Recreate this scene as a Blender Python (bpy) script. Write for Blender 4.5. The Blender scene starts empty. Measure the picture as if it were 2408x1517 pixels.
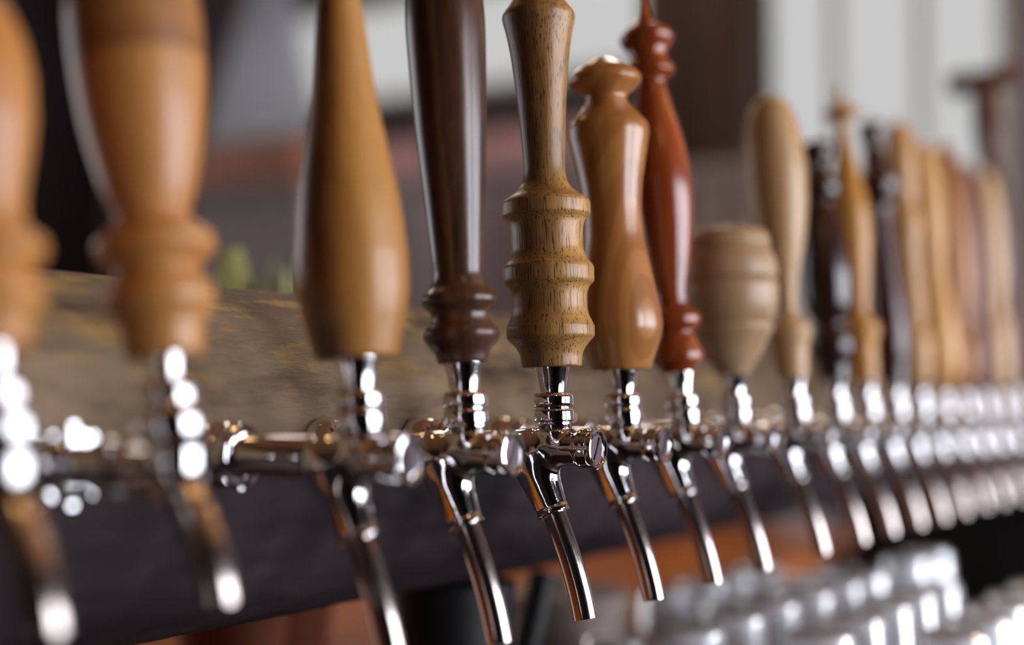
import bpy, math, random
import numpy as np
from mathutils import Vector, Matrix, noise
random.seed(7)
SC = bpy.context.scene
COL = SC.collection
PI = math.pi
# ---------------------------------------------------------------- camera frame
F = 3344.0                      # focal length in pixels of a 2408 px wide frame (50 mm lens)
TH = math.radians(30.8)         # view direction against the row of taps
PITCH = math.atan(192.0 / F)
CAMZ = 1.45
CAM = Vector((0, 0, CAMZ))
_f0 = Vector((math.cos(TH), math.sin(TH), 0)); RT = Vector((math.sin(TH), -math.cos(TH), 0)); UPW = Vector((0, 0, 1))
FW = _f0 * math.cos(PITCH) + UPW * math.sin(PITCH)
UP = RT.cross(FW)
AXZ = CAMZ - 0.0266             # height of the faucet bodies

def ray(px, py):
    return FW + RT * ((px - 1204) / F) + UP * ((758.5 - py) / F)
def on_y(px, py, Y):
    d = ray(px, py); return CAM + d * (Y / d.y)
def on_x(px, py, X):
    d = ray(px, py); return CAM + d * (X / d.x)
def at_depth(px, py, z):
    return CAM + ray(px, py) * z

# ---------------------------------------------------------------- materials
def lin(c):
    r = []
    for v in c:
        v /= 255.0
        r.append(v / 12.92 if v <= 0.04045 else ((v + 0.055) / 1.055) ** 2.4)
    return (r[0], r[1], r[2], 1.0)

def newmat(name):
    m = bpy.data.materials.new(name); m.use_nodes = True
    nt = m.node_tree; b = nt.nodes['Principled BSDF']
    return m, nt, b

def plain(name, c, rough=0.6, metal=0.0, bump=0.0, bscale=60, var=0.12, coat=0.0, stretch=(1, 1, 1)):
    m, nt, b = newmat(name)
    b.inputs['Roughness'].default_value = rough
    b.inputs['Metallic'].default_value = metal
    b.inputs['Coat Weight'].default_value = coat
    if rough >= .7: b.inputs['Specular IOR Level'].default_value = .2
    b.inputs['Coat Roughness'].default_value = 0.15
    tc = nt.nodes.new('ShaderNodeTexCoord'); mp = nt.nodes.new('ShaderNodeMapping')
    mp.inputs['Scale'].default_value = stretch
    n = nt.nodes.new('ShaderNodeTexNoise'); n.inputs['Scale'].default_value = bscale; n.inputs['Detail'].default_value = 5
    nt.links.new(tc.outputs['Object'], mp.inputs['Vector']); nt.links.new(mp.outputs[0], n.inputs['Vector'])
    cr = nt.nodes.new('ShaderNodeValToRGB')
    l = lin(c)
    cr.color_ramp.elements[0].position = 0.3; cr.color_ramp.elements[1].position = 0.7
    cr.color_ramp.elements[0].color = (l[0] * (1 - var), l[1] * (1 - var), l[2] * (1 - var), 1)
    cr.color_ramp.elements[1].color = (min(1, l[0] * (1 + var)), min(1, l[1] * (1 + var)), min(1, l[2] * (1 + var)), 1)
    nt.links.new(n.outputs['Fac'], cr.inputs['Fac']); nt.links.new(cr.outputs[0], b.inputs['Base Color'])
    if bump:
        bp = nt.nodes.new('ShaderNodeBump'); bp.inputs['Strength'].default_value = bump; bp.inputs['Distance'].default_value = 0.002
        nt.links.new(n.outputs['Fac'], bp.inputs['Height']); nt.links.new(bp.outputs[0], b.inputs['Normal'])
    return m

def wood(name, light, dark, pore=0.0, rough=0.32, coat=0.25, grain=1.0, rings=False, pscale=420, pth=.60, shade_streak=None, band=None, seed=0.0, porec=(55, 32, 18)):
    """turned wood: long figure along local Z, optional open pores, optional burnt band"""
    m, nt, b = newmat(name); N = nt.nodes; L = nt.links
    b.inputs['Roughness'].default_value = rough
    b.inputs['Coat Weight'].default_value = coat; b.inputs['Coat Roughness'].default_value = 0.2
    tc = N.new('ShaderNodeTexCoord')
    def mapped(s, rot=(0, 0, 0)):
        mp = N.new('ShaderNodeMapping'); mp.inputs['Scale'].default_value = s; mp.inputs['Location'].default_value = (seed, seed * .7, seed * .3)
        mp.inputs['Rotation'].default_value = rot
        L.new(tc.outputs['Object'], mp.inputs['Vector']); return mp.outputs[0]
    if rings:
        w = N.new('ShaderNodeTexWave'); w.wave_type = 'RINGS'; w.rings_direction = 'SPHERICAL'
        w.inputs['Scale'].default_value = 22; w.inputs['Distortion'].default_value = 3.5; w.inputs['Detail'].default_value = 2; w.inputs['Detail Scale'].default_value = 1.2
        mp = N.new('ShaderNodeMapping'); mp.inputs['Scale'].default_value = (1, 1, .42); mp.inputs['Location'].default_value = (0.012, 0.035, -0.034)
        L.new(tc.outputs['Object'], mp.inputs['Vector']); L.new(mp.outputs[0], w.inputs['Vector']); fac = w.outputs['Fac']
    else:
        n = N.new('ShaderNodeTexNoise'); n.inputs['Scale'].default_value = 60 * grain; n.inputs['Detail'].default_value = 6; n.inputs['Roughness'].default_value = .6
        n.inputs['Distortion'].default_value = .5
        L.new(mapped((1, 1, .09)), n.inputs['Vector']); fac = n.outputs['Fac']
    cr = N.new('ShaderNodeValToRGB'); cr.color_ramp.elements[0].position = .36; cr.color_ramp.elements[1].position = .64
    cr.color_ramp.elements[0].color = lin(dark); cr.color_ramp.elements[1].color = lin(light)
    L.new(fac, cr.inputs['Fac']); col = cr.outputs[0]
    if shade_streak:      # a dark streak, part figure and part painted shade, up one side of the turning
        vx, vy, lo_, hi_, hc, amt = shade_streak
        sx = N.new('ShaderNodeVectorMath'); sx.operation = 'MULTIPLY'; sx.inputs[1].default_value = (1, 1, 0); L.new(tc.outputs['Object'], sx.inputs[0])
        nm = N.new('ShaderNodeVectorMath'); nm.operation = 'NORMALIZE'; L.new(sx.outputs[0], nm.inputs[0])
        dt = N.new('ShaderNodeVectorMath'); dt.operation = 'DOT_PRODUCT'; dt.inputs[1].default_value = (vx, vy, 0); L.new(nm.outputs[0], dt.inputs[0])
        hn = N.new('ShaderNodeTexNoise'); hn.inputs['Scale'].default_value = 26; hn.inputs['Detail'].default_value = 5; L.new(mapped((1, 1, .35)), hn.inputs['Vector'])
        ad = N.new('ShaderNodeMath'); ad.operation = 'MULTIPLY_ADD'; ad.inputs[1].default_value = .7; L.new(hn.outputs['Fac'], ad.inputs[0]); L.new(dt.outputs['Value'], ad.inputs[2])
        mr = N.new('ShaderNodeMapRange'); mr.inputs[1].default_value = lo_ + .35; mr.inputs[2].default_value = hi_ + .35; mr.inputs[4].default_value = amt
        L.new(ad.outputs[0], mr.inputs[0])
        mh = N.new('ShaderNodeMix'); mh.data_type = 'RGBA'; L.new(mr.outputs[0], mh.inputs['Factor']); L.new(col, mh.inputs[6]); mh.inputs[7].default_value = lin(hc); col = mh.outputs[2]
    n2 = N.new('ShaderNodeTexNoise'); n2.inputs['Scale'].default_value = pscale; n2.inputs['Detail'].default_value = 3
    L.new(mapped((1, 1, .07), (.05, .04, 0)), n2.inputs['Vector'])
    c2 = N.new('ShaderNodeValToRGB'); c2.color_ramp.elements[0].position = pth; c2.color_ramp.elements[1].position = pth + .07
    L.new(n2.outputs['Fac'], c2.inputs['Fac'])
    mul = N.new('ShaderNodeMath'); mul.operation = 'MULTIPLY'; mul.inputs[1].default_value = pore
    L.new(c2.outputs[0], mul.inputs[0])
    mx = N.new('ShaderNodeMix'); mx.data_type = 'RGBA'
    L.new(mul.outputs[0], mx.inputs['Factor']); L.new(col, mx.inputs[6]); mx.inputs[7].default_value = lin(porec)
    col = mx.outputs[2]
    if band:
        sp = N.new('ShaderNodeSeparateXYZ'); L.new(tc.outputs['Object'], sp.inputs[0])
        cb = N.new('ShaderNodeValToRGB'); e = cb.color_ramp.elements
        mr = N.new('ShaderNodeMapRange'); mr.inputs[1].default_value = band[0]; mr.inputs[2].default_value = band[1]
        L.new(sp.outputs['Z'], mr.inputs[0]); L.new(mr.outputs[0], cb.inputs[0])
        e[0].position = 0; e[0].color = (0, 0, 0, 1); e[1].position = 1; e[1].color = (0, 0, 0, 1)
        for p, v in ((.04, .75), (.3, .6), (.55, .4), (.62, .7), (.72, .35), (.95, .45)):
            q = e.new(p); q.color = (v, v, v, 1)
        m2 = N.new('ShaderNodeMix'); m2.data_type = 'RGBA'; L.new(cb.outputs[0], m2.inputs['Factor'])
        L.new(col, m2.inputs[6]); m2.inputs[7].default_value = lin((118, 70, 34)); col = m2.outputs[2]
    L.new(col, b.inputs['Base Color'])
    bp = N.new('ShaderNodeBump'); bp.inputs['Strength'].default_value = .12 + .25 * pore; bp.inputs['Distance'].default_value = .0006; bp.invert = True
    L.new(n2.outputs['Fac'], bp.inputs['Height']); L.new(bp.outputs[0], b.inputs['Normal'])
    return m

def chrome(name, c=(215, 212, 212), rough=0.05, wob=0.0):
    m, nt, b = newmat(name)
    b.inputs['Metallic'].default_value = 1; b.inputs['Base Color'].default_value = lin(c)
    n = nt.nodes.new('ShaderNodeTexNoise'); n.inputs['Scale'].default_value = 900; n.inputs['Detail'].default_value = 3
    tc = nt.nodes.new('ShaderNodeTexCoord'); nt.links.new(tc.outputs['Object'], n.inputs['Vector'])
    mr = nt.nodes.new('ShaderNodeMapRange'); mr.inputs[1].default_value = .4; mr.inputs[2].default_value = .75
    mr.inputs[3].default_value = rough; mr.inputs[4].default_value = rough + .06
    nt.links.new(n.outputs['Fac'], mr.inputs[0]); nt.links.new(mr.outputs[0], b.inputs['Roughness'])
    if wob:
        bp = nt.nodes.new('ShaderNodeBump'); bp.inputs['Strength'].default_value = wob; bp.inputs['Distance'].default_value = .0003
        nt.links.new(n.outputs['Fac'], bp.inputs['Height']); nt.links.new(bp.outputs[0], b.inputs['Normal'])
    return m

def emit(name, c, s):
    m = bpy.data.materials.new(name); m.use_nodes = True; nt = m.node_tree; nt.nodes.clear()
    e = nt.nodes.new('ShaderNodeEmission'); o = nt.nodes.new('ShaderNodeOutputMaterial')
    l = lin(c); e.inputs[0].default_value = l; e.inputs[1].default_value = s
    nt.links.new(e.outputs[0], o.inputs[0]); return m

def log_material():
    m, nt, b = newmat('weathered_log'); N = nt.nodes; L = nt.links
    b.inputs['Roughness'].default_value = .6; b.inputs['Specular IOR Level'].default_value = .3
    tc = N.new('ShaderNodeTexCoord')
    def nz(scale, st, det=6, rgh=.6, dist=0):
        mp = N.new('ShaderNodeMapping'); mp.inputs['Scale'].default_value = st; L.new(tc.outputs['Object'], mp.inputs[0])
        n = N.new('ShaderNodeTexNoise'); n.inputs['Scale'].default_value = scale; n.inputs['Detail'].default_value = det
        n.inputs['Roughness'].default_value = rgh; n.inputs['Distortion'].default_value = dist; L.new(mp.outputs[0], n.inputs[0]); return n.outputs['Fac']
    def ramp(fac, a, ca, z, cz):
        r = N.new('ShaderNodeValToRGB'); r.color_ramp.elements[0].position = a; r.color_ramp.elements[1].position = z
        r.color_ramp.elements[0].color = ca; r.color_ramp.elements[1].color = cz; L.new(fac, r.inputs[0]); return r.outputs[0]
    def mix(f, a, c):
        x = N.new('ShaderNodeMix'); x.data_type = 'RGBA'; L.new(f, x.inputs['Factor']); L.new(a, x.inputs[6]); x.inputs[7].default_value = c; return x.outputs[2]
    base = ramp(nz(9, (.35, 1, 1), 8), .35, lin(LOGD), .68, lin(LOGL))
    K = (0, 0, 0, 1); W = (1, 1, 1, 1)
    fl = nz(48, (.30, 1, 1), 7, .7, 0)
    # worn yellow flecks of inner bark lie along the crest of the log
    sp = N.new('ShaderNodeSeparateXYZ'); L.new(tc.outputs['Object'], sp.inputs[0])
    mr = N.new('ShaderNodeMapRange'); mr.inputs[1].default_value = .035; mr.inputs[2].default_value = .080
    L.new(sp.outputs['Z'], mr.inputs[0])
    mu = N.new('ShaderNodeMath'); mu.operation = 'MULTIPLY'; L.new(ramp(fl, .50, K, .60, W), mu.inputs[0]); L.new(mr.outputs[0], mu.inputs[1])
    c = mix(mu.outputs[0], base, lin((196, 160, 92)))
    c = mix(ramp(nz(30, (.25, 1, 1), 7, .68, 0), .50, K, .70, W), c, lin((76, 58, 44)))
    L.new(c, b.inputs['Base Color'])
    bp = N.new('ShaderNodeBump'); bp.inputs['Strength'].default_value = .9; bp.inputs['Distance'].default_value = .008
    L.new(nz(70, (.2, 1, 1), 8, .65), bp.inputs['Height']); L.new(bp.outputs[0], b.inputs['Normal'])
    return m
LOGD = (84, 67, 54); LOGL = (164, 140, 112)

# ---------------------------------------------------------------- mesh helpers
class MB:
    def __init__(s): s.v = []; s.f = []
    def add(s, vs, fs):
        o = len(s.v); s.v += [tuple(p) for p in vs]; s.f += [tuple(i + o for i in q) for q in fs]; return s
    def box(s, lo, hi, M=None):
        p = [Vector((x, y, z)) for z in (lo[2], hi[2]) for y in (lo[1], hi[1]) for x in (lo[0], hi[0])]
        if M: p = [M @ q for q in p]
        return s.add(p, [(0, 2, 3, 1), (4, 5, 7, 6), (0, 1, 5, 4), (2, 6, 7, 3), (0, 4, 6, 2), (1, 3, 7, 5)])
    def lathe(s, prof, n=48, M=None):
        """prof: list (r, h) revolved about Z; r=0 at an end closes it"""
        vs = []; fs = []; rows = []
        for r, h in prof:
            if r < 1e-7: rows.append([len(vs)]); vs.append(Vector((0, 0, h)))
            else:
                rows.append(list(range(len(vs), len(vs) + n)))
                for i in range(n):
                    a = 2 * PI * i / n; vs.append(Vector((r * math.cos(a), r * math.sin(a), h)))
        for A, B in zip(rows, rows[1:]):
            for i in range(n):
                j = (i + 1) % n
                if len(A) == 1 and len(B) == 1: continue
                if len(A) == 1: fs.append((A[0], B[j], B[i]))
                elif len(B) == 1: fs.append((A[i], A[j], B[0]))
                else: fs.append((A[i], A[j], B[j], B[i]))
        if M: vs = [M @ v for v in vs]
        return s.add(vs, fs)
    def tube(s, pts, rad, n=32, cap=True, hollow=0.0):
        pts = [Vector(p) for p in pts]; k = len(pts)
        rad = rad if isinstance(rad, (list, tuple)) else [rad] * k
        tg = [(pts[min(i + 1, k - 1)] - pts[max(i - 1, 0)]).normalized() for i in range(k)]
        ref = Vector((1, 0, 0)) if abs(tg[0].x) < .9 else Vector((0, 1, 0))
        vs = []; fs = []
        def ring(p, t, r):
            a = (ref - t * ref.dot(t)).normalized(); b = t.cross(a)
            o = len(vs)
            for i in range(n):
                q = 2 * PI * i / n; vs.append(p + a * (r * math.cos(q)) + b * (r * math.sin(q)))
            return o
        R = [ring(p, t, r) for p, t, r in zip(pts, tg, rad)]
        if hollow:
            R.append(ring(pts[-1], tg[-1], rad[-1] - hollow)); R.append(ring(pts[-1] - tg[-1] * rad[-1] * 1.5, tg[-1], rad[-1] - hollow))
        for A, B in zip(R, R[1:]):
            for i in range(n):
                j = (i + 1) % n; fs.append((A + i, A + j, B + j, B + i))
        if cap:
            fs.append(tuple(R[0] + i for i in reversed(range(n)))); fs.append(tuple(R[-1] + i for i in range(n)))
        return s.add(vs, fs)
    def build(s, name, mat, parent=None, smooth=True, loc=None, angle=35):
        me = bpy.data.meshes.new(name); me.from_pydata([tuple(v) for v in s.v], [], s.f); me.update()
        if mat: me.materials.append(mat)
        if smooth:
            me.polygons.foreach_set('use_smooth', [True] * len(me.polygons))
            try: me.set_sharp_from_angle(angle=math.radians(angle))
            except Exception: pass
        o = bpy.data.objects.new(name, me); COL.objects.link(o)
        if loc is not None: o.location = loc
        if parent: o.parent = parent
        return o

def spline(pts, step):
    """monotone cubic through (h, r)"""
    n = len(pts); h = [p[0] for p in pts]; r = [p[1] for p in pts]
    d = [(r[i + 1] - r[i]) / max(1e-9, (h[i + 1] - h[i])) for i in range(n - 1)]
    m = [d[0]] + [0 if d[i - 1] * d[i] <= 0 else 2 * d[i - 1] * d[i] / (d[i - 1] + d[i]) for i in range(1, n - 1)] + [d[-1]]
    out = []
    for i in range(n - 1):
        H = h[i + 1] - h[i]; k = max(3, int(H / step))
        for j in range(k):
            t = j / k; t2 = t * t; t3 = t2 * t
            out.append((h[i] + t * H, (2 * t3 - 3 * t2 + 1) * r[i] + (t3 - 2 * t2 + t) * H * m[i] + (-2 * t3 + 3 * t2) * r[i + 1] + (t3 - t2) * H * m[i + 1]))
    out.append((h[-1], r[-1])); return out

def tag(o, label, cat, group=None, kind=None):
    o['label'] = label; o['category'] = cat
    if group: o['group'] = group
    if kind: o['kind'] = kind
    return o
def empty(name, loc, label, cat, group=None, rz=0):
    o = bpy.data.objects.new(name, None); COL.objects.link(o); o.location = loc; o.rotation_euler = (0, 0, rz); o.empty_display_size = .03
    return tag(o, label, cat, group)
def struct(o): o['kind'] = 'structure'; return o
def dup(o, parent):
    c = o.copy(); COL.objects.link(c); c.parent = parent; return c

# ---------------------------------------------------------------- smooth solid of the cast faucet body
def surface_nets(fn, lo, hi, h):
    ax = [np.arange(lo[i], hi[i] + h, h) for i in range(3)]
    P = np.stack(np.meshgrid(*ax, indexing='ij'), -1); V = fn(P); S = V < 0
    nx, ny, nz = V.shape
    acc = np.zeros((nx - 1, ny - 1, nz - 1, 3)); cnt = np.zeros((nx - 1, ny - 1, nz - 1))
    corners = [(i, j, k) for i in (0, 1) for j in (0, 1) for k in (0, 1)]
    def sub(A, c): return A[c[0]:c[0] + nx - 1, c[1]:c[1] + ny - 1, c[2]:c[2] + nz - 1]
    for a in corners:
        for d in range(3):
            if a[d]: continue
            b = list(a); b[d] = 1
            va, vb = sub(V, a), sub(V, b); x = (sub(S, a) != sub(S, b))
            t = np.where(x, va / np.where(x, va - vb, 1), 0)
            pa, pb = sub(P, a), sub(P, b)
            acc += np.where(x[..., None], pa + (pb - pa) * t[..., None], 0); cnt += x
    act = cnt > 0
    idx = -np.ones(act.shape, int); idx[act] = np.arange(act.sum())
    verts = acc[act] / cnt[act][:, None]
    faces = []
    for d in range(3):
        e1, e2 = (d + 1) % 3, (d + 2) % 3
        sl = [slice(1, s - 1) for s in V.shape]; sl[d] = slice(0, V.shape[d] - 1)
        A = S[tuple(sl)]; s2 = list(sl); s2[d] = slice(1, V.shape[d]); B = S[tuple(s2)]
        for I in np.argwhere(A != B):
            c = I.copy(); c[e1] += 1; c[e2] += 1
            q = []
            for o1, o2 in ((-1, -1), (0, -1), (0, 0), (-1, 0)):
                w = c.copy(); w[e1] += o1; w[e2] += o2; q.append(int(idx[tuple(w)]))
            if min(q) < 0: continue
            faces.append(tuple(q) if A[tuple(I)] else tuple(reversed(q)))
    e = 1e-5
    for _ in range(4):
        f = fn(verts); g = np.stack([fn(verts + np.eye(3)[i] * e) - f for i in range(3)], -1) / e
        verts = verts - g * (f / np.maximum(.3, (g ** 2).sum(-1)))[:, None] * .7
    return verts, faces

def smin(a, b, k):
    h = np.clip(.5 + .5 * (b - a) / k, 0, 1); return b * (1 - h) + a * h - k * h * (1 - h)
def cyl(p, a, b, r, rd=.0008):
    a = np.array(a); b = np.array(b); d = b - a; L = np.linalg.norm(d); d = d / L
    q = p - a; t = q @ d; rr = np.linalg.norm(q - t[..., None] * d, axis=-1)
    x = rr - r + rd; y = np.abs(t - L / 2) - L / 2 + rd
    return np.minimum(np.maximum(x, y), 0) + np.sqrt(np.maximum(x, 0) ** 2 + np.maximum(y, 0) ** 2) - rd
def cone(p, a, b, ra, rb):
    a = np.array(a); b = np.array(b); d = b - a; L = np.linalg.norm(d); d = d / L
    q = p - a; t = q @ d; rr = np.linalg.norm(q - t[..., None] * d, axis=-1)
    u = np.clip(t / L, 0, 1); rad = ra + (rb - ra) * u
    return np.maximum(rr - rad, np.where(t < 0, np.sqrt(rr ** 2 + t ** 2) - ra, -1)) , t - L
NA = (0, .0165, -.006); NB = (0, .0004, -.0400)
def body_sdf(p):
    d = cyl(p, (0, .026, 0), (0, -.022, 0), .0106)
    d = smin(d, cyl(p, (0, -.0185, 0), (0, -.0272, 0), .0119, .0012), .003)
    n, cut = cone(p, NA, NB, .0140, .0092)
    rim, _ = cone(p, (0, NB[1] + (NA[1] - NB[1]) * .09, NB[2] + (NA[2] - NB[2]) * .09), NB, .0099, .0100)
    n = smin(n, np.maximum(rim, -(cut + .0032)), .0012)
    n = np.maximum(n, cut)
    d = smin(d, n, .010)
    d = smin(d, cyl(p, (0, 0, 0), (0, 0, .0118), .0112, .002), .004)
    return d

CHROME = chrome('polished_chrome', (222, 219, 220), .045, .05)
TUBE = chrome('spout_steel', (205, 192, 186), .13)
DARKM = plain('dark_recess', (28, 26, 28), .5, .6)

tv, tf = surface_nets(body_sdf, (-.018, -.031, -.046), (.018, .034, .018), .0009)
_b = MB(); _b.v = [tuple(v) for v in tv]; _b.f = tf
ROTY = Matrix.Rotation(PI / 2, 4, 'X')      # lathe axis Z -> -Y (outwards)

def make_parts():
    P = {}
    P['faucet_body'] = _b.build('faucet_body', CHROME, None, angle=50)
    # end cap: ring, recessed face, slot
    P['end_cap'] = MB().lathe([(0.0116, .0255), (.0122, .0262), (.0124, .0275), (.0124, .0288), (.0118, .0296), (.0104, .0298), (.0098, .0292), (.0096, .0278), (.0084, .0276), (.0080, .0284), (0, .0286)], 64, ROTY).build('end_cap', CHROME)
    M = Matrix.Rotation(math.radians(28), 4, 'Y')
    P['screw_slot'] = MB().box((-.0006, -.02885, -.0072), (.0006, -.0283, .0072), M).build('screw_slot', DARKM, smooth=False)
    # spout tube
    p0 = Vector((0, .0010, -.0385)); p3 = Vector((0, -.0205, -.1010)); p1 = p0 + Vector((0, -.0102, -.0225)); p2 = p3 + Vector((0, .0046, .0225))
    pts = []
    for i in range(25):
        t = i / 24; pts.append(p0 * (1 - t) ** 3 + p1 * 3 * t * (1 - t) ** 2 + p2 * 3 * t * t * (1 - t) + p3 * t ** 3)
    P['spout'] = MB().tube(pts, .0071, 40, True, .0009).build('spout', TUBE)
    P['shank'] = MB().lathe([(0, -.026), (.0100, -.026), (.0104, -.0268), (.0104, -.1015), (0, -.1015)], 48, ROTY).build('shank', CHROME)
    nut = MB().lathe([(.0104, -.0735), (.0140, -.0738), (.0160, -.0752), (.0163, -.0775), (.0163, -.0835), (.0154, -.0848), (.0104, -.0850)], 48, ROTY)
    for i in range(8):
        a = i * PI / 4; nut.box((-.0015, .0765, .0160), (.0015, .0820, .0176), Matrix.Rotation(a, 4, 'Y'))
    P['coupling_nut'] = nut.build('coupling_nut', CHROME)
    P['wall_flange'] = MB().lathe([(.0104, -.0855), (.0150, -.0858), (.0168, -.0875), (.0176, -.0910), (.0182, -.0990), (.0182, -.1015), (.0104, -.1015)], 48, ROTY).build('wall_flange', CHROME)
    P['pivot_ball'] = MB().lathe([(0, .0045), (.0045, .0052), (.0078, .0078), (.0100, .0112), (.0106, .0150), (.0106, .0162), (0, .0162)], 48).build('pivot_ball', CHROME)
    P['collar'] = MB().lathe([(0, .0158), (.0108, .0158), (.0121, .0162), (.0123, .0172), (.0123, .0222), (.0119, .0232), (.0113, .0238), (.0112, .0246), (.0119, .0250), (.0123, .0258), (.0123, .0305), (.0120, .0318), (.0108, .0334), (.0085, .0340), (0, .0340)], 64).build('collar', CHROME)
    P['ferrule'] = MB().lathe([(0, .0336), (.0080, .0337), (.0081, .0350), (.0092, .0420), (.0106, .0478), (.0109, .0495), (0, .0495)], 64).build('ferrule', CHROME)
    return P
def make_parts_old():
    """the two stubby faucets at the near end: vertical barrel, no front cap"""
    P = {}
    P['faucet_body'] = MB().lathe([(0, -.0135), (.007, -.0125), (.0108, -.0085), (.0122, -.002), (.0122, .006), (.0114, .0105), (.0105, .0125), (0, .0125)], 48).build('faucet_body', CHROME)
    q = [Vector(a) for a in ((0, .001, -.002), (0, -.0125, -.018), (0, -.0215, -.036), (0, -.0250, -.0535))]
    pts = [q[0] * (1 - t) ** 3 + q[1] * 3 * t * (1 - t) ** 2 + q[2] * 3 * t * t * (1 - t) + q[3] * t ** 3 for t in [k / 20 for k in range(21)]]
    P['spout'] = MB().tube(pts, [.0088 - .0008 * k / 20 for k in range(21)], 40, True, .0009).build('spout', TUBE)
    P['shank'] = MB().lathe([(0, -.004), (.0085, -.006), (.0085, -.030), (.0120, -.031), (.0120, -.044), (.0098, -.045), (.0098, -.1015), (0, -.1015)], 48, ROTY).build('shank', CHROME)
    nut = MB().lathe([(.0098, -.0585), (.0150, -.0588), (.0165, -.0602), (.0165, -.0695), (.0098, -.0700)], 48, ROTY)
    for i in range(8):
        nut.box((-.0020, .0602, .0155), (.0020, .0690, .0180), Matrix.Rotation(i * PI / 4, 4, 'Y'))
    P['coupling_nut'] = nut.build('coupling_nut', CHROME)
    P['wall_flange'] = MB().lathe([(.0098, -.0855), (.0150, -.0858), (.0180, -.0885), (.0190, -.0990), (.0190, -.1015), (.0098, -.1015)], 48, ROTY).build('wall_flange', CHROME)
    P['collar'] = MB().lathe([(0, .0115), (.0132, .0118), (.0140, .0130), (.0140, .0225), (.0132, .0245), (.0116, .0250), (.0112, .0262), (.0116, .0272), (.0116, .0350), (.0108, .0368), (0, .0370)], 64).build('collar', CHROME)
    P['ferrule'] = MB().lathe([(0, .0365), (.0066, .0366), (.0064, .0400), (.0072, .0468), (0, .0470)], 48).build('ferrule', CHROME)
    return P

# ---------------------------------------------------------------- the taps, near to far
Z4 = F / 3880.0
P4 = at_depth(1305, 1053, Z4); ROWY = P4.y
def tap_x(px): return on_y(px, 1053, ROWY).x

HONEY = wood('honey_maple', (206, 146, 82), (186, 122, 62), .05, grain=.5, band=(.172, .205), rough=.42, coat=.25)
HONEY0 = wood('honey_maple_plain', (210, 146, 76), (188, 122, 60), .05, grain=.5, rough=.42, coat=.25)
M = {
 2: wood('golden_oak', (196, 138, 66), (150, 96, 44), .12, grain=.45, rough=.42, coat=.25, seed=2.1, shade_streak=(-.985, .17, .80, .97, (74, 44, 22), .9)),
 3: wood('walnut', (100, 64, 46), (52, 32, 23), .45, grain=1.1, rough=.28, coat=.3, seed=1.3, porec=(32, 20, 18)),
 4: wood('open_pore_oak', (198, 148, 82), (112, 74, 34), .85, grain=.55, rough=.4, coat=.08, seed=.4, shade_streak=(-.97, .22, .72, 1.0, (98, 64, 32), .6), pscale=900, pth=.565, porec=(58, 34, 18)),
 5: wood('cherry', (180, 120, 62), (164, 105, 52), .05, rough=.25, coat=.4, rings=True),
 6: wood('mahogany', (164, 76, 26), (112, 42, 14), .15, grain=.7, rough=.22, coat=.5, seed=3.1),
 7: wood('pale_beech', (190, 158, 122), (168, 134, 98), .1, grain=.5, rough=.4, coat=.15, seed=4),
 8: wood('ash', (204, 166, 118), (164, 120, 74), .2, grain=.5, rough=.4, coat=.15, seed=5),
 9: wood('black_cherry', (50, 18, 14), (26, 9, 8), .1, rough=.2, coat=.5, seed=6),
 10: wood('amber_pine', (206, 146, 62), (170, 108, 36), .1, grain=.5, rough=.4, coat=.25, seed=7),
 11: wood('rosewood', (74, 24, 18), (36, 11, 9), .1, rough=.2, coat=.5, seed=8),
 12: wood('light_tan_oak', (222, 172, 112), (190, 132, 70), .15, grain=.6, rough=.4, coat=.25, seed=9),
 13: wood('yellow_birch', (232, 180, 108), (206, 148, 78), .1, grain=.6, rough=.4, coat=.25, seed=10),
 14: wood('caramel_oak', (190, 128, 68), (146, 90, 42), .1, grain=.6, rough=.4, coat=.25, seed=11),
 15: wood('rose_beech', (150, 100, 78), (112, 68, 48), .1, grain=.6, rough=.4, coat=.25, seed=12),
 16: wood('bleached_ash', (232, 196, 148), (200, 158, 108), .1, grain=.6, rough=.35, coat=.2, seed=13),
 17: wood('brown_teak', (128, 70, 46), (66, 34, 24), .1, grain=.6, rough=.4, coat=.25, seed=14),
}
M[0] = HONEY0; M[1] = HONEY
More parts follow.
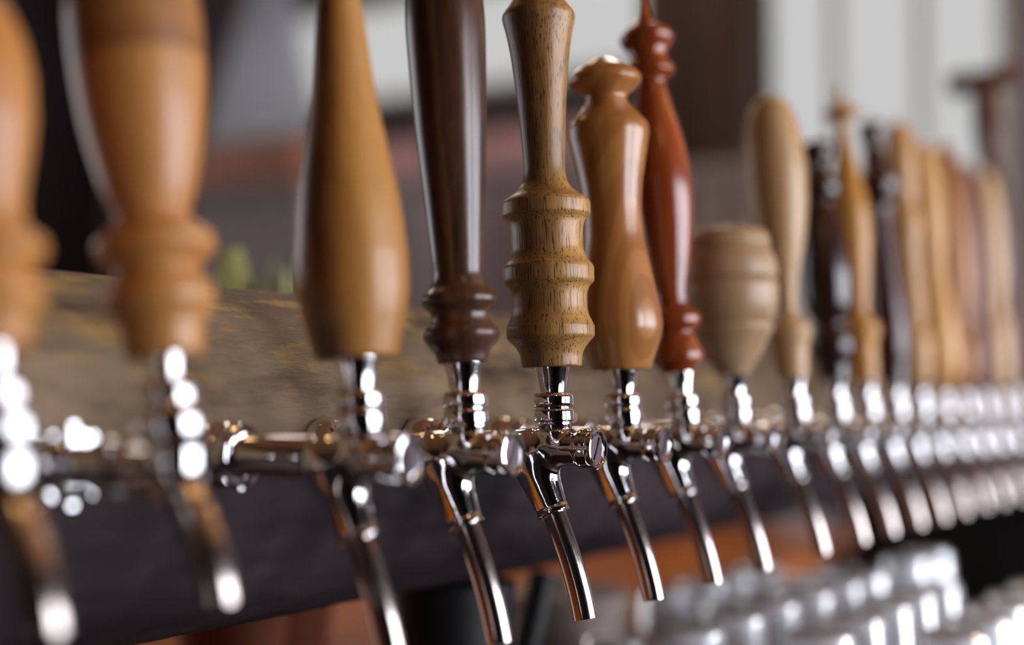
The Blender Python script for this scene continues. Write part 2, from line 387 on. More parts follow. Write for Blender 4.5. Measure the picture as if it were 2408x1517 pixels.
# index: collar px, lean deg, [(y px, half width px)] from the base upward
T = {
0: (4, 8.0, [(822, 104), (790, 102), (756, 108), (728, 134), (704, 144), (684, 140), (660, 116), (640, 112), (618, 142), (598, 156), (576, 152), (548, 114), (520, 104), (475, 106), (420, 118), (350, 134), (280, 146), (200, 148), (120, 138), (60, 118), (10, 90), (-20, 60), (-30, 0)],
    'honey-coloured handle cut by the left edge, nearest of the row'),
1: (414, 8.3, [(836, 92), (800, 93), (762, 98), (738, 112), (718, 126), (696, 129), (676, 122), (652, 103), (634, 98), (618, 112), (600, 133), (582, 142), (562, 138), (540, 112), (522, 92), (506, 85), (475, 97), (422, 114), (369, 127), (316, 138), (264, 146), (211, 151), (158, 155), (105, 157), (53, 157), (0, 153), (-60, 140), (-120, 105), (-150, 40), (-156, 0)],
    'thick honey-coloured handle bearing a darker burnt band near the top'),
2: (850, 4.0, [(845, 98), (784, 112), (728, 125), (672, 133), (616, 133), (560, 129), (504, 124), (448, 116), (392, 106), (336, 96), (280, 86), (224, 77), (168, 70), (112, 64), (56, 58), (0, 52), (-120, 48), (-220, 62), (-280, 55), (-305, 0)],
    'golden club-shaped handle without rings, swelling toward its base'),
3: (1100, 3.7, [(856, 59), (832, 65), (812, 80), (800, 88), (788, 91), (776, 86), (757, 70), (742, 69), (728, 79), (716, 89), (706, 91), (696, 86), (676, 67), (644, 59), (616, 61), (504, 69), (392, 78), (280, 86), (168, 91), (56, 94), (0, 92), (-120, 84), (-200, 60), (-230, 0)],
    'dark brown smooth-necked handle with two rings at its base'),
4: (1305, 2.4, [(863, 69), (860, 71), (850, 72), (834, 74), (820, 80), (808, 89), (798, 99), (793, 103), (788, 104), (770, 104), (765, 102), (755, 98), (741, 92), (723, 89), (700, 89), (684, 92), (674, 97), (668, 104), (663, 107), (655, 108), (634, 108), (627, 106), (618, 99), (603, 90), (585, 85), (552, 85), (532, 87), (518, 92), (512, 100), (507, 104), (500, 105), (481, 105), (475, 103), (468, 95), (457, 78), (444, 64), (425, 53), (396, 49), (297, 54), (198, 62), (120, 71), (70, 80), (50, 85), (42, 86), (34, 84), (20, 74), (0, 60), (-14, 52), (-60, 40), (-75, 0)],
    'sharply focused tan handle of three wide rings and dark pores'),
5: (1470, 3.2, [(859, 70), (815, 86), (778, 99), (758, 103), (740, 102), (677, 92), (608, 80), (545, 70), (492, 68), (440, 72), (379, 83), (340, 91), (313, 96), (297, 95), (285, 88), (262, 68), (245, 53), (234, 48), (226, 50), (211, 68), (198, 82), (190, 85), (180, 83), (165, 68), (150, 42), (141, 26), (134, 9), (132, 0)],
    'glossy medium-brown handle shaped with a pointed mushroom cap'),
6: (1612, 5.6, [(858, 36), (843, 47), (829, 61), (815, 62), (792, 52), (765, 44), (750, 58), (744, 63), (730, 63), (718, 50), (700, 37), (677, 37), (631, 45), (585, 55), (495, 69), (429, 73), (363, 68), (313, 60), (264, 49), (214, 37), (191, 34), (178, 44), (168, 58), (158, 58), (145, 49), (132, 43), (115, 47), (99, 60), (87, 64), (78, 60), (66, 46), (49, 23), (33, 14), (0, 9), (-40, 8), (-60, 0)],
    'reddish mahogany handle whose thin spire passes the top edge'),
7: (1733, 3.0, [(861, 38), (850, 44), (830, 60), (790, 82), (756, 99), (745, 91), (736, 102), (700, 114), (668, 117), (656, 108), (646, 117), (620, 115), (597, 107), (587, 97), (578, 104), (562, 101), (548, 90), (539, 66), (536, 0)],
    'pale wooden beehive-shaped handle, short and wide'),
8: (1876, 4.4, [(877, 36), (803, 43), (778, 52), (758, 49), (740, 30), (720, 23), (694, 24), (645, 33), (595, 46), (545, 58), (447, 71), (400, 73), (348, 70), (298, 62), (255, 47), (235, 30), (226, 14), (223, 0)],
    'light rounded paddle-like handle beside the beehive-shaped one'),
9: (1972, 4.0, [(887, 34), (850, 38), (835, 46), (815, 52), (790, 50), (775, 40), (758, 36), (735, 47), (700, 56), (650, 58), (600, 54), (540, 44), (490, 33), (476, 30), (460, 46), (440, 50), (422, 44), (410, 27), (395, 24), (382, 24), (368, 40), (348, 41), (334, 28), (328, 0)],
    'almost black vase-shaped handle, next after the pale rounded paddle'),
10: (2045, 4.4, [(890, 32), (840, 34), (800, 36), (780, 46), (760, 45), (748, 30), (730, 24), (680, 29), (600, 39), (540, 46), (500, 46), (450, 38), (400, 28), (340, 17), (300, 12), (284, 14), (274, 38), (266, 46), (258, 42), (245, 14), (225, 9), (200, 4), (195, 0)],
    'slim amber handle topped by a small disc and spike'),
11: (2112, 4.2, [(892, 30), (850, 36), (820, 42), (780, 44), (720, 40), (640, 33), (560, 27), (490, 24), (472, 30), (457, 50), (430, 54), (412, 48), (398, 28), (365, 25), (345, 20), (328, 26), (305, 30), (288, 22), (284, 0)],
    'dark red-brown collared handle right of the amber spiked one'),
12: (2170, 3.8, [(894, 28), (830, 36), (790, 38), (760, 26), (720, 30), (640, 28), (570, 30), (520, 38), (480, 30), (430, 34), (370, 36), (320, 30), (290, 16), (283, 0)],
    'light tan lumpy handle right of the dark collared one'),
13: (2223, 3.4, [(895, 32), (860, 42), (820, 48), (760, 44), (700, 36), (620, 30), (560, 34), (500, 36), (430, 34), (370, 30), (345, 20), (338, 0)],
    'yellow blond base-heavy handle, fifth from the far right end'),
14: (2273, 3.4, [(896, 26), (850, 34), (810, 36), (780, 28), (700, 36), (620, 42), (540, 40), (450, 34), (380, 26), (345, 16), (335, 0)],
    'caramel-coloured handle just before the pinkish brown one'),
15: (2317, 3.6, [(897, 26), (840, 36), (780, 32), (740, 28), (650, 36), (560, 38), (480, 34), (410, 26), (388, 16), (380, 0)],
    'pinkish brown handle, third from the far right end'),
16: (2359, 3.2, [(898, 26), (820, 34), (760, 34), (720, 26), (620, 36), (520, 36), (450, 30), (410, 18), (400, 0)],
    'bleached pale handle, second from the far right end'),
17: (2402, 5.0, [(899, 24), (820, 30), (700, 26), (560, 30), (420, 26), (390, 22), (370, 30), (300, 34), (230, 30), (190, 24), (180, 18), (178, 0)],
    'brown mallet-topped handle, last at the right edge'),
}
PA = make_parts(); PO = make_parts_old()
used = set()
GROUP = 'beer taps mounted in a row on the log'
for i in range(18):
    px, lean, prof, what = T[i]
    pos = on_y(px, 1053, ROWY); loc = Vector((pos.x, ROWY, AXZ))
    z = (loc - CAM).dot(FW); s = F / z; ay = 950 + (CAMZ - AXZ) * s
    root = empty('beer_tap', loc, 'chrome beer tap with ' + what, 'beer tap', GROUP)
    src = PO if i < 2 else PA; key = i < 2
    made = {}
    for nm, o in src.items():
        par = made['faucet_body'] if nm == 'end_cap' else made['end_cap'] if nm == 'screw_slot' else root
        if key not in used: o.parent = par; c = o
        else: c = dup(o, par)
        made[nm] = c
        if nm in ('collar', 'ferrule'): c.rotation_euler.x = -math.radians(lean)
    used.add(key)
    cl = math.cos(math.radians(lean))
    dv = Vector((0, math.sin(math.radians(lean)), cl)); p0 = loc - CAM; hp = []
    for y, h in prof:
        k = (758.5 - y) / F; hh = (k * p0.dot(FW) - p0.dot(UP)) / (dv.dot(UP) - k * dv.dot(FW))
        hp.append((hh, h * (p0 + dv * hh).dot(FW) / F * (.93 if i == 0 else 1)))
    base = hp[0][0]
    # settle the wood on its metal ferrule
    want = .0465 if i < 2 else .0490
    k0 = hp[-1][0]; hp = [(want + (h - base) * (k0 - want) / (k0 - base), r) for h, r in hp]
    sp = spline(hp, .0012)
    pr = [(0, sp[0][0]), (sp[0][1] * .93, sp[0][0])] + [(r, h) for h, r in sp[:]]
    pr[2] = (pr[2][0], pr[2][1] + .0006)
    mb = MB().lathe([(max(0, r), h) for r, h in pr], 72)
    if i == 17:
        top = hp[-1][0] - .006
        R = Matrix.Translation((0, 0, top)) @ Matrix.Rotation(PI / 2, 4, 'X')
        mb.lathe([(0, -.050), (.013, -.050), (.0185, -.046), (.0180, -.03), (.0150, -.012), (.0150, .012), (.0180, .03), (.0185, .046), (.013, .050), (0, .050)], 40, R)
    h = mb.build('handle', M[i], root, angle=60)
    h.rotation_euler.x = -math.radians(lean)
    h['label'] = what.split(' handle')[0] + ' wooden handle'

# ---------------------------------------------------------------- the log
LY, LR = ROWY + .1000 + .1055, .1055
LZ = AXZ - .0045
nseg, nring = 420, 110
X0, X1 = -.35, 3.3
mb = MB(); vs = []; fs = []
for i in range(nseg + 1):
    x = X0 + (X1 - X0) * (i / nseg)
    for j in range(nring):
        a = 2 * PI * j / nring; c, s_ = math.cos(a), math.sin(a)
        r = LR * (1 + .022 * noise.noise(Vector((x * 2.2, c * .9, s_ * .9))) + .012 * noise.noise(Vector((x * 9, c * 3, s_ * 3 + 4))) + .006 * noise.noise(Vector((x * 18, c * 16, s_ * 16))))
        vs.append((x, r * c, r * s_))
for i in range(nseg):
    for j in range(nring):
        k = (j + 1) % nring; a = i * nring
        fs.append((a + j, a + nring + j, a + nring + k, a + k))
fs.append(tuple(range(nring))); fs.append(tuple(reversed(range(nseg * nring, (nseg + 1) * nring))))
mb.add(vs, fs)
lg = mb.build('log', log_material(), None, angle=80, loc=(0, LY, LZ))
tag(lg, 'long weathered brown log lying horizontally behind the taps, carrying them all', 'log')

LOWLOG = plain('dark_lower_log', (46, 36, 39), .72, bump=.6, bscale=13, var=.8, stretch=(.3, 1, 1))  # darker, rougher tone for the raised layer over the log's lower half
def log_r(x, c, s_):
    return LR * (1 + .022 * noise.noise(Vector((x * 2.2, c * .9, s_ * .9))) + .012 * noise.noise(Vector((x * 9, c * 3, s_ * 3 + 4))) + .006 * noise.noise(Vector((x * 18, c * 16, s_ * 16))))
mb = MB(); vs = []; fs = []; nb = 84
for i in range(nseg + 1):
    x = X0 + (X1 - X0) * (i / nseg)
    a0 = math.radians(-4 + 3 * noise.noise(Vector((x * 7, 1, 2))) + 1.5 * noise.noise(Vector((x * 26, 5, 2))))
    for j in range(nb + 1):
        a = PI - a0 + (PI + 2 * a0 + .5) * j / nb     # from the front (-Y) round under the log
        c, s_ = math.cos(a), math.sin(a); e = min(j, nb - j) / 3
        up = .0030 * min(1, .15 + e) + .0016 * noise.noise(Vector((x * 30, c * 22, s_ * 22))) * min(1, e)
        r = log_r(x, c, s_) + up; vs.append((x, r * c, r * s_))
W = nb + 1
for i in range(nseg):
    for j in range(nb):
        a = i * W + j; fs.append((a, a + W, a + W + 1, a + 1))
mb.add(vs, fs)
bk = mb.build('lower_shell', LOWLOG, lg, angle=80); bk['label'] = 'dark ragged layer over the lower half'
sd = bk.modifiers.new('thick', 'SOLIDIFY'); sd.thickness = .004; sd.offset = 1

# ---------------------------------------------------------------- bar under and behind the log
AMBER = plain('amber_bar_wood', (206, 116, 24), .35, bump=.1, bscale=8, var=.35, coat=.3, stretch=(.3, 3, 3))
FRONT = plain('bar_front_wood', (104, 88, 80), .6, bump=.2, bscale=7, var=.4, stretch=(1, 1, .3))
STEEL = plain('brushed_steel', (96, 90, 92), .42, 1.0, bscale=40, var=.1)
IRON = plain('black_iron', (26, 23, 24), .5, .5)
LED = CAMZ - .36
BT = CAMZ - .25
r = empty('bar_counter', (2, 1.1, 0), 'amber wooden bar counter running behind and below the log', 'counter')
MB().box((-2.6, -.32, BT - .045), (.75, .38, BT)).build('counter_top', AMBER, r, smooth=False)
MB().box((-2.6, -.28, 0), (.75, -.22, BT - .045)).build('front_panel', FRONT, r, smooth=False)
r = empty('back_counter', (2, .4, 0), 'steel work counter below the spouts carrying the upturned glasses', 'counter')
MB().box((-1.6, -.25, LED - .03), (.30, .415, LED)).build('counter_top', STEEL, r, smooth=False)
MB().box((-1.6, -.20, 0), (.30, .415, LED - .03)).build('cabinet_body', FRONT, r, smooth=False)
r = empty('drip_tray', (2.0, ROWY - .02, LED), 'long steel drip tray lying on the work counter under the spouts', 'tray')
t = MB().box((-1.4, -.09, 0), (.25, .09, .004))
for a, b in (((-1.4, -.09), (.25, -.084)), ((-1.4, .084), (.25, .09)), ((-1.4, -.084), (-1.394, .084)), ((.244, -.084), (.25, .084))):
    t.box((a[0], a[1], .004), (b[0], b[1], .022))
t.build('tray', STEEL, r, smooth=False)
g = MB()
for k in range(13): g.box((-1.39, -.08 + k * .0128, .018), (.24, -.0765 + k * .0128, .021))
g.build('grate', STEEL, r, smooth=False)

p = on_y(1335, 1450, .70)
CAN = plain('dull_steel', (150, 134, 124), .5, .35, bump=.1, bscale=20, var=.35)
r = empty('metal_canister', (p.x, .70, LED), 'dull grey metal canister on the work counter below the sharply focused spout', 'canister')
MB().lathe([(0, 0), (.060, 0), (.062, .003), (.062, .150), (.060, .153), (0, .153)], 40).build('canister_body', CAN, r)
MB().lathe([(0, .1535), (.064, .1535), (.064, .168), (.058, .172), (.014, .174), (.012, .186), (0, .188)], 40).build('lid', CAN, r)
def log_post(px, w, label):
    d = ray(px, 1400); p = CAM + d * (LY / d.y)
    r = empty('log_post', (p.x, LY, LED), label, 'post', 'posts carrying the log')
    MB().lathe([(0, .0015), (w * 1.25, .0015), (w * 1.25, .02), (w, .03), (w * .95, .16), (w, LZ - LR - LED - .004), (0, LZ - LR - LED - .004)], 32).build('column', IRON, r)
    MB().tube([(.06, 0, .04), (.10, 0, .10), (.15, 0, LZ - LR - LED - .014)], .013, 16).build('brace', IRON, r)
log_post(1060, .052, 'black iron post under the log, below the dark walnut-handled tap')
r = empty('beer_cooler', (2.66, .44, 0), 'black cooler cabinet at the far end of the work counter, under the log', 'cooler')
CT = LZ - LR - .012
MB().box((-.33, -.30, .06), (.33, .28, CT - .02)).build('cooler_body', IRON, r, smooth=False)
MB().box((-.34, -.31, CT - .02), (.34, .29, CT)).build('cooler_top', IRON, r, smooth=False)
MB().box((-.30, -.27, 0), (.30, .25, .06)).build('plinth', IRON, r, smooth=False)
d_ = MB().box((-.30, -.32, .1), (.30, -.30, CT - .05)).build('door', IRON, r, smooth=False)
MB().tube([(-.2, -.345, .7), (-.2, -.345, 1.1)], .008, 12).build('handle', STEEL, d_)

# ---------------------------------------------------------------- upturned pint glasses
m, nt, b = newmat('clear_glass'); b.inputs['Transmission Weight'].default_value = .55; b.inputs['Roughness'].default_value = .12
b.inputs['IOR'].default_value = 1.45; b.inputs['Base Color'].default_value = (.93, .96, 1, 1)
GLASS = m
def glass_mesh():
    return MB().lathe([(0, .150), (.026, .150), (.0285, .148), (.0300, .140), (.0420, .006), (.0424, 0), (.0402, 0), (.0395, .006), (.0275, .130), (0, .134)], 28)
gl = None; n = 0
for ky, Y in enumerate((.30, .395, .49, .585, .68)):
    for kx in range(22):
        x = 1.12 + kx * .092 + (ky % 2) * .04
        if random.random() < .06: continue
        pxx = 1204 + F * ((Vector((x, Y, LED + .1)) - CAM).dot(RT)) / ((Vector((x, Y, LED + .1)) - CAM).dot(FW))
        pyy = 758.5 - F * ((Vector((x, Y, LED + .15)) - CAM).dot(UP)) / ((Vector((x, Y, LED + .1)) - CAM).dot(FW))
        if pyy > 1560 or pyy < 1322 or (pxx > 2215 and pyy < 1400) or pxx > 2480 or x > 2.0 or pxx < 1340 or math.hypot(x - p.x, Y - .70) < .125: continue
        zz = LED + (.021 if abs(Y - ROWY + .02) < .12 else 0)
        if any(math.hypot(x - q.location.x, Y - q.location.y) < .12 for q in bpy.data.objects if q.name.startswith('log_post')): continue
        loc = (x + random.uniform(-.004, .004), Y + random.uniform(-.004, .004), zz)
        if gl is None: gl = glass_mesh().build('pint_glass', GLASS, None, loc=loc); o = gl
        else: o = gl.copy(); COL.objects.link(o); o.location = loc
        tag(o, 'clear upturned pint glass standing among the blurred glasses below the taps', 'glass', 'upturned pint glasses below the taps'); n += 1
print('glasses', n)

# ---------------------------------------------------------------- room
FLOOR = plain('dark_floor', (52, 42, 38), .5, bscale=3, var=.3, bump=.1)
CEIL = plain('ceiling_boards', (168, 118, 82), .8, bscale=3, var=.2)
WALLD = plain('dark_wall', (44, 36, 38), .8, bscale=3, var=.3)
WALLM = plain('mauve_grey_wall', (120, 106, 110), .8, bscale=2, var=.15)
TRIM = plain('dark_trim', (42, 32, 32), .6)
XF, YS, YN, XB, HC = 4.6, 4.9, -2.7, -2.4, 3.4
struct(MB().box((XB, YN, -.1), (XF, YS, 0)).build('floor', FLOOR, smooth=False))
struct(MB().box((XB, YN, HC), (XF, YS, HC + .1)).build('ceiling', CEIL, smooth=False))

def wall_with_holes(name, axis, c, lo, hi, holes, mat, th=.12):
    """holes: (a0, a1, z0, z1) sorted along the wall, wall slab at coordinate c"""
    mb = MB()
    def bx(a0, a1, z0, z1):
        if a1 - a0 < .002 or z1 - z0 < .002: return
        if axis == 'x': mb.box((c, a0, z0), (c + th, a1, z1))
        else: mb.box((a0, c, z0), (a1, c + th, z1))
    a = lo
    for h in holes:
        bx(a, h[0], 0, HC); bx(h[0], h[1], 0, h[2]); bx(h[0], h[1], h[3], HC); a = h[1]
    bx(a, hi, 0, HC)
    return struct(mb.build(name, mat, smooth=False))
wn = [0]
def window(axis, c, h, panem, framem, cols, rows, fw=.05, depth=.06, inward=1):
    wn[0] += 1
    a0, a1, z0, z1 = h
    def bx(mb, p0, p1, q0, q1, d0, d1):
        lo, hi = sorted((c + d0, c + d1))
        if axis == 'x': mb.box((lo, p0, q0), (hi, p1, q1))
        else: mb.box((p0, lo, q0), (p1, hi, q1))
    fr = MB()
    bx(fr, a0, a0 + fw, z0, z1, 0, depth); bx(fr, a1 - fw, a1, z0, z1, 0, depth)
    bx(fr, a0 + fw, a1 - fw, z0, z0 + fw, 0, depth); bx(fr, a0 + fw, a1 - fw, z1 - fw, z1, 0, depth)
    for k in range(1, cols):
        x = a0 + (a1 - a0) * k / cols; bx(fr, x - .018, x + .018, z0 + fw, z1 - fw, .005, depth - .005)
    for k in range(1, rows):
        z = z0 + (z1 - z0) * k / rows; bx(fr, a0 + fw, a1 - fw, z - .014, z + .014, .01, depth - .01)
    f = struct(fr.build('window_%d' % wn[0], framem, smooth=False))
    p = MB(); bx(p, a0 + fw * .5, a1 - fw * .5, z0 + fw * .5, z1 - fw * .5, depth * .4, depth * .6)
    p.build('pane', panem, f, smooth=False)
    return f
# far wall (faces the row) with the two pale windows seen behind the handles
def fy(px): return on_x(px, 950, XF).y
def fz(px, py): return on_x(px, py, XF).z
h1 = (fy(2400), fy(1775), fz(2100, 640), fz(1800, -120))
h2 = (fy(1545), fy(585), fz(1200, 215), fz(1500, -120))
DAYF = emit('daylight_pane_far', (232, 232, 232), DAYFS if 'DAYFS' in globals() else .72)
WHITEF = plain('white_window_frame', (176, 172, 160), .6)
wall_with_holes('wall_far', 'x', XF, YN, YS, [h1, h2], WALLM)
window('x', XF, h1, DAYF, WHITEF, 3, 1, fw=.05)
window('x', XF, h2, DAYF, WHITEF, 2, 1, fw=.05)
s_ = MB().box((XF - .06, h2[0] - .05, h2[2] - .16), (XF, h2[1] + .05, h2[2])).build('trim_1', TRIM, smooth=False); struct(s_)
# window wall across from the log (behind the camera's right shoulder): the daylight of the scene
DAY = emit('daylight_pane', (238, 242, 252), 13.0)
hol = [(.25 + k * 1.42, .25 + k * 1.42 + 1.1, .85, 2.6) for k in range(3)]
wall_with_holes('wall_right', 'y', YN - .12, XB, XF, hol, WALLD)
for h in hol: window('y', YN - .12, h, DAY, TRIM, 2, 2, fw=.05)
struct(MB().box((XB - .1, YN, 0), (XB, YS, HC)).build('wall_back', WALLD, smooth=False))
hb = (-.4, 2.2, .9, 2.9)
wall_with_holes('wall_left', 'y', YS, XB, XF, [hb], WALLD)
window('y', YS, hb, emit('daylight_pane_left', (240, 240, 244), 2.3), TRIM, 3, 2, fw=.05)

# ---------------------------------------------------------------- warm pendant lamps over the bar
BULB = emit('warm_bulb', (255, 206, 130), 30.0)
SHADE = plain('lamp_shade_metal', (40, 36, 34), .4, .8)
lamp = None
for k, (x, y) in enumerate(((.1, -.35), (1.1, -.35), (2.1, -.35), (3.1, -.35))):
    lab = ['pendant', 'pendant', 'pendant', 'pendant']
    r = empty('pendant_lamp', (x, y, 2.45), 'dark metal pendant lamp with warm bulb hanging over the bar', 'lamp', 'pendant lamps over the bar')
    if lamp is None:
        a = MB().lathe([(.02, .12), (.05, .11), (.13, 0), (.135, -.005), (.127, 0), (.045, .10), (.015, .11)], 32).build('lamp_shade', SHADE, r)
        b_ = MB().lathe([(0, -.02), (.02, -.013), (.034, .008), (.034, .028), (.018, .06), (.014, .09), (0, .09)], 24).build('bulb', BULB, r)
        c_ = MB().tube([(0, 0, .10), (0, 0, HC - 2.45)], .004, 8).build('cord', SHADE, r)
        lamp = (a, b_, c_)
    else:
        for q in lamp: dup(q, r)

for k, (x, y) in enumerate(((1.0, 1.45), (2.3, 1.45))):
    r = empty('pendant_lamp', (x, y, 2.75), 'dark metal pendant lamp with warm bulb hanging over the bar', 'lamp', 'pendant lamps over the bar')
    dup(lamp[0], r); dup(lamp[1], r); MB().tube([(0, 0, .10), (0, 0, HC - 2.75)], .004, 8).build('cord', SHADE, r)
DISC = emit('fill_light_disc', (255, 240, 225), 24.0)  # added discs, out of view, that brighten the back of the room
for k, (x, y) in enumerate(((2.9, 1.3), (3.2, 2.6), (2.6, 3.4))):
    r = empty('fill_light', (x, y, HC), 'added unseen round light brightening the back of the room', 'light', 'added round fill lights out of view')
    MB().lathe([(0, 0), (.2, 0), (.2, -.03), (.185, -.035), (0, -.034)], 32).build('rim', WHITEF, r)
    MB().lathe([(0, -.035), (.18, -.036), (.17, -.045), (0, -.05)], 32).build('diffuser', DISC, r)

# ---------------------------------------------------------------- blurred things behind the log
# drape beside the centre window
def drape(x, y0t, y1t, y0b, y1b, zt, zb, mat, label, amp=.035, folds=9):
    n = 90; rows = 14; mb = MB(); vs = []; fs = []
    for th in (0, .006):
        for r_ in range(rows + 1):
            v = r_ / rows
            for i in range(n + 1):
                u = i / n; y = (y0t * (1 - v) + y0b * v) * (1 - u) + (y1t * (1 - v) + y1b * v) * u
                vs.append((x + amp * math.sin(u * folds * 2 * PI + .6 * math.sin(3 * v)) - th, y, zt * (1 - v) + zb * v))
    W = n + 1; H = (rows + 1) * W
    for r_ in range(rows):
        for i in range(n):
            a = r_ * W + i; fs.append((a, a + 1, a + W + 1, a + W)); fs.append((H + a, H + a + W, H + a + W + 1, H + a + 1))
    for r_ in range(rows):
        a = r_ * W; fs.append((a, a + W, H + a + W, H + a)); a += n; fs.append((a, H + a, H + a + W, a + W))
    for i in range(n):
        fs.append((i, H + i, H + i + 1, i + 1)); a = rows * W + i; fs.append((a, a + 1, H + a + 1, H + a))
    o = mb.add(vs, fs).build('drape', mat); return tag(o, label, 'curtain')
CLOTH = plain('pale_blue_cloth', (226, 230, 238), .9)
nt = CLOTH.node_tree; pb = nt.nodes['Principled BSDF']; tl = nt.nodes.new('ShaderNodeBsdfTranslucent'); tl.inputs[0].default_value = (.97, .98, 1, 1)
mxs = nt.nodes.new('ShaderNodeMixShader'); mxs.inputs[0].default_value = .8
nt.links.new(pb.outputs[0], mxs.inputs[1]); nt.links.new(tl.outputs[0], mxs.inputs[2]); nt.links.new(mxs.outputs[0], nt.nodes['Material Output'].inputs[0])
xd = XF - .35
def yy(px, py, X=xd): return on_x(px, py, X).y
def zz_(px, py, X=xd): return on_x(px, py, X).z
drape(xd, yy(668, 0), yy(606, 0), yy(745, 320), yy(480, 320), zz_(700, -60), zz_(640, 325), CLOTH, 'pale blue-white drape slanting beside the centre window, behind the golden club handle')
# dark post
POSTW = plain('dark_post_wood', (58, 40, 32), .7, bump=.2, bscale=6, var=.5, stretch=(1, 1, .2))
p = on_x(1665, 200, 3.7)
hw = .5 * (yy(1545, 200, 3.7) - yy(1775, 200, 3.7))
o = MB().box((-.12, -hw, 0), (.12, hw, HC)).build('wooden_post', POSTW, None, smooth=False, loc=(3.7, p.y, 0)); tag(o, 'thick dark brown wooden post from floor to ceiling between the two pale windows', 'post')
# grey low cabinet in front of the post
GREYW = plain('grey_painted_wood', (150, 138, 132), .6)
def cabinet(X, px0, px1, ytop, mat, topm, label, depth=.4, doors=3, cat='cabinet', name='cabinet'):
    ya, yb = yy(px1, ytop, X), yy(px0, ytop, X); zt = zz_((px0 + px1) / 2, ytop, X)
    r = empty(name, (X, (ya + yb) / 2, 0), label, cat); w = (yb - ya) / 2
    MB().box((0, -w, 0), (depth, w, zt - .03)).build('cabinet_body', mat, r, smooth=False)
    MB().box((-.02, -w - .02, zt - .03), (depth, w + .02, zt)).build('cabinet_top', topm, r, smooth=False)
    for k in range(doors):
        a = -w + 2 * w * k / doors + .015; b2 = -w + 2 * w * (k + 1) / doors - .015
        d = MB().box((-.018, a, .1), (0, b2, zt - .06)).build('door', mat, r, smooth=False)
        MB().tube([(-.03, b2 - .05, zt * .5), (-.03, b2 - .05, zt * .5 + .12)], .006, 10).build('handle', IRON, d)
    return zt, r
cabinet(3.1, 1560, 1800, 385, GREYW, GREYW, 'grey painted cabinet standing in front of the dark wooden post')
# brick coloured sideboard and mauve one under the centre window
ROSE = plain('dusty_rose_panel', (176, 134, 136), .6)
RUST = plain('rust_leather', (150, 92, 70), .5, bump=.2, bscale=12)
GREYF = plain('grey_fabric', (140, 132, 132), .9, bump=.2, bscale=30)
SLATE = plain('slate_paint', (148, 138, 144), .7)
cabinet(4.1, 760, 1460, 285, ROSE, TRIM, 'dusty rose sideboard under the centre window', depth=.45, doors=5, name='sideboard')
cabinet(3.5, 735, 1440, 400, SLATE, SLATE, 'slate grey low cabinet in front of the rose sideboard', depth=.4, doors=6, name='low_cabinet')
# bench with rust back at the left
X = 3.0
ya, yb = yy(715, 400, X), yy(455, 400, X); z0, z1 = zz_(580, 440, X), zz_(580, 335, X); w = (yb - ya) / 2
r = empty('bench', (X, (ya + yb) / 2, 0), 'rust-red leather topped bench back behind the log, left of the golden club handle', 'bench')
o = MB()
for k in range(4):
    a = -w + 2 * w * k / 4; o.box((-.03, a + .006, z0), (.05, a + 2 * w / 4 - .006, z1))
o.build('back_cushion', RUST, r, smooth=False)
MB().box((0, -w, .45), (.08, w, z0)).build('back_panel', GREYF, r, smooth=False)
MB().box((-.5, -w, .38), (.08, w, .45)).build('seat', RUST, r, smooth=False)
MB().box((-.45, -w, 0), (.08, w, .38)).build('bench_base', GREYF, r, smooth=False)

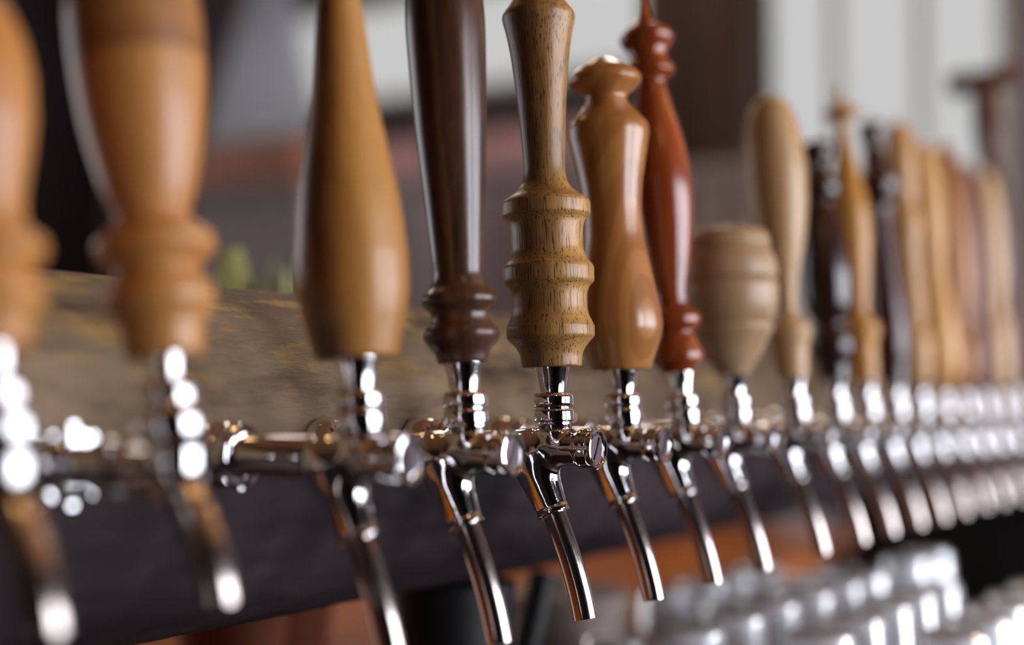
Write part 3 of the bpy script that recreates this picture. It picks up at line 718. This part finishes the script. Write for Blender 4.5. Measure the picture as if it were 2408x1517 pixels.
# potted plant on the bar counter behind the log
LEAF = plain('pale_green_leaf', (224, 230, 150), .5); LEAF2 = plain('olive_leaf', (120, 128, 70), .5); POT = plain('clay_pot', (120, 70, 50), .7); SOIL = plain('soil', (40, 30, 24), .9)
def leaf(p0, p1, wd, bend=.02):
    p0 = Vector(p0); p1 = Vector(p1); n = 12; vs = []; fs = []
    side = (p1 - p0).cross(FW).normalized()
    up = side.cross(p1 - p0).normalized()
    for s__ in (0, .0008):
        for i in range(n + 1):
            t = i / n; c = p0.lerp(p1, t) + up * (bend * math.sin(t * PI) + s__); ww = wd * (math.sin(PI * min(1, t * .86 + .07)) ** .7)
            vs += [c - side * ww, c + up * -.004, c + side * ww]
    H = (n + 1) * 3
    for i in range(n):
        for k in (0, 1):
            a = i * 3 + k; fs.append((a, a + 1, a + 4, a + 3)); fs.append((H + a, H + a + 3, H + a + 4, H + a + 1))
    for i in range(n):
        a = i * 3; fs.append((a, a + 3, H + a + 3, H + a)); a += 2; fs.append((a, H + a, H + a + 3, a + 3))
    return vs, fs
def plant(px, depth, leaves, label):
    p = at_depth(px, 700, depth)
    r = empty('potted_plant', (p.x, p.y, BT), label, 'plant', 'plants on the bar counter')
    MB().lathe([(0, 0), (.045, 0), (.06, .10), (.064, .10), (.064, .112), (.056, .112), (.054, .10), (0, .098)], 28).build('pot', POT, r)
    MB().lathe([(0, .104), (.05, .1), (0, .1)], 20).build('soil', SOIL, r)
    for (lx, ly, lw, mt) in leaves:
        q = at_depth(lx, ly, depth) - Vector((p.x, p.y, BT))
        a, b2 = leaf((0, 0, .10), q, lw); MB().add(a, b2).build('leaf', mt, r)
plant(555, 1.35, [(545, 585, .029, LEAF), (610, 650, .010, LEAF2), (500, 640, .010, LEAF2)], 'potted plant with one broad pale green leaf showing above the log')
plant(675, 1.5, [(640, 610, .009, LEAF2), (672, 640, .010, LEAF), (700, 600, .008, LEAF2), (720, 650, .009, LEAF2)], 'potted plant with thin olive leaves behind the log beside the golden club handle')

# ---------------------------------------------------------------- world, camera
w = bpy.data.worlds.new('World'); SC.world = w; w.use_nodes = True
w.node_tree.nodes['Background'].inputs[0].default_value = (.5, .55, .65, 1); w.node_tree.nodes['Background'].inputs[1].default_value = .3
cd = bpy.data.cameras.new('Camera'); co = bpy.data.objects.new('Camera', cd); COL.objects.link(co)
R = Matrix((RT, UP, -FW)).transposed().to_4x4(); co.matrix_world = Matrix.Translation(CAM) @ R
cd.sensor_fit = 'HORIZONTAL'; cd.sensor_width = 36; cd.lens = 36 * F / 2408; cd.clip_start = .02
cd.dof.use_dof = True; cd.dof.focus_distance = Z4 - .012; cd.dof.aperture_fstop = 1.6; cd.dof.aperture_ratio = 1.12
SC.camera = co
SC.view_settings.view_transform = 'Standard'; SC.view_settings.look = 'None'; SC.view_settings.exposure = 0.0; SC.view_settings.gamma = 1
SC.view_settings.use_curve_mapping = False
SC.cycles.max_bounces = 8; SC.cycles.sample_clamp_indirect = 8
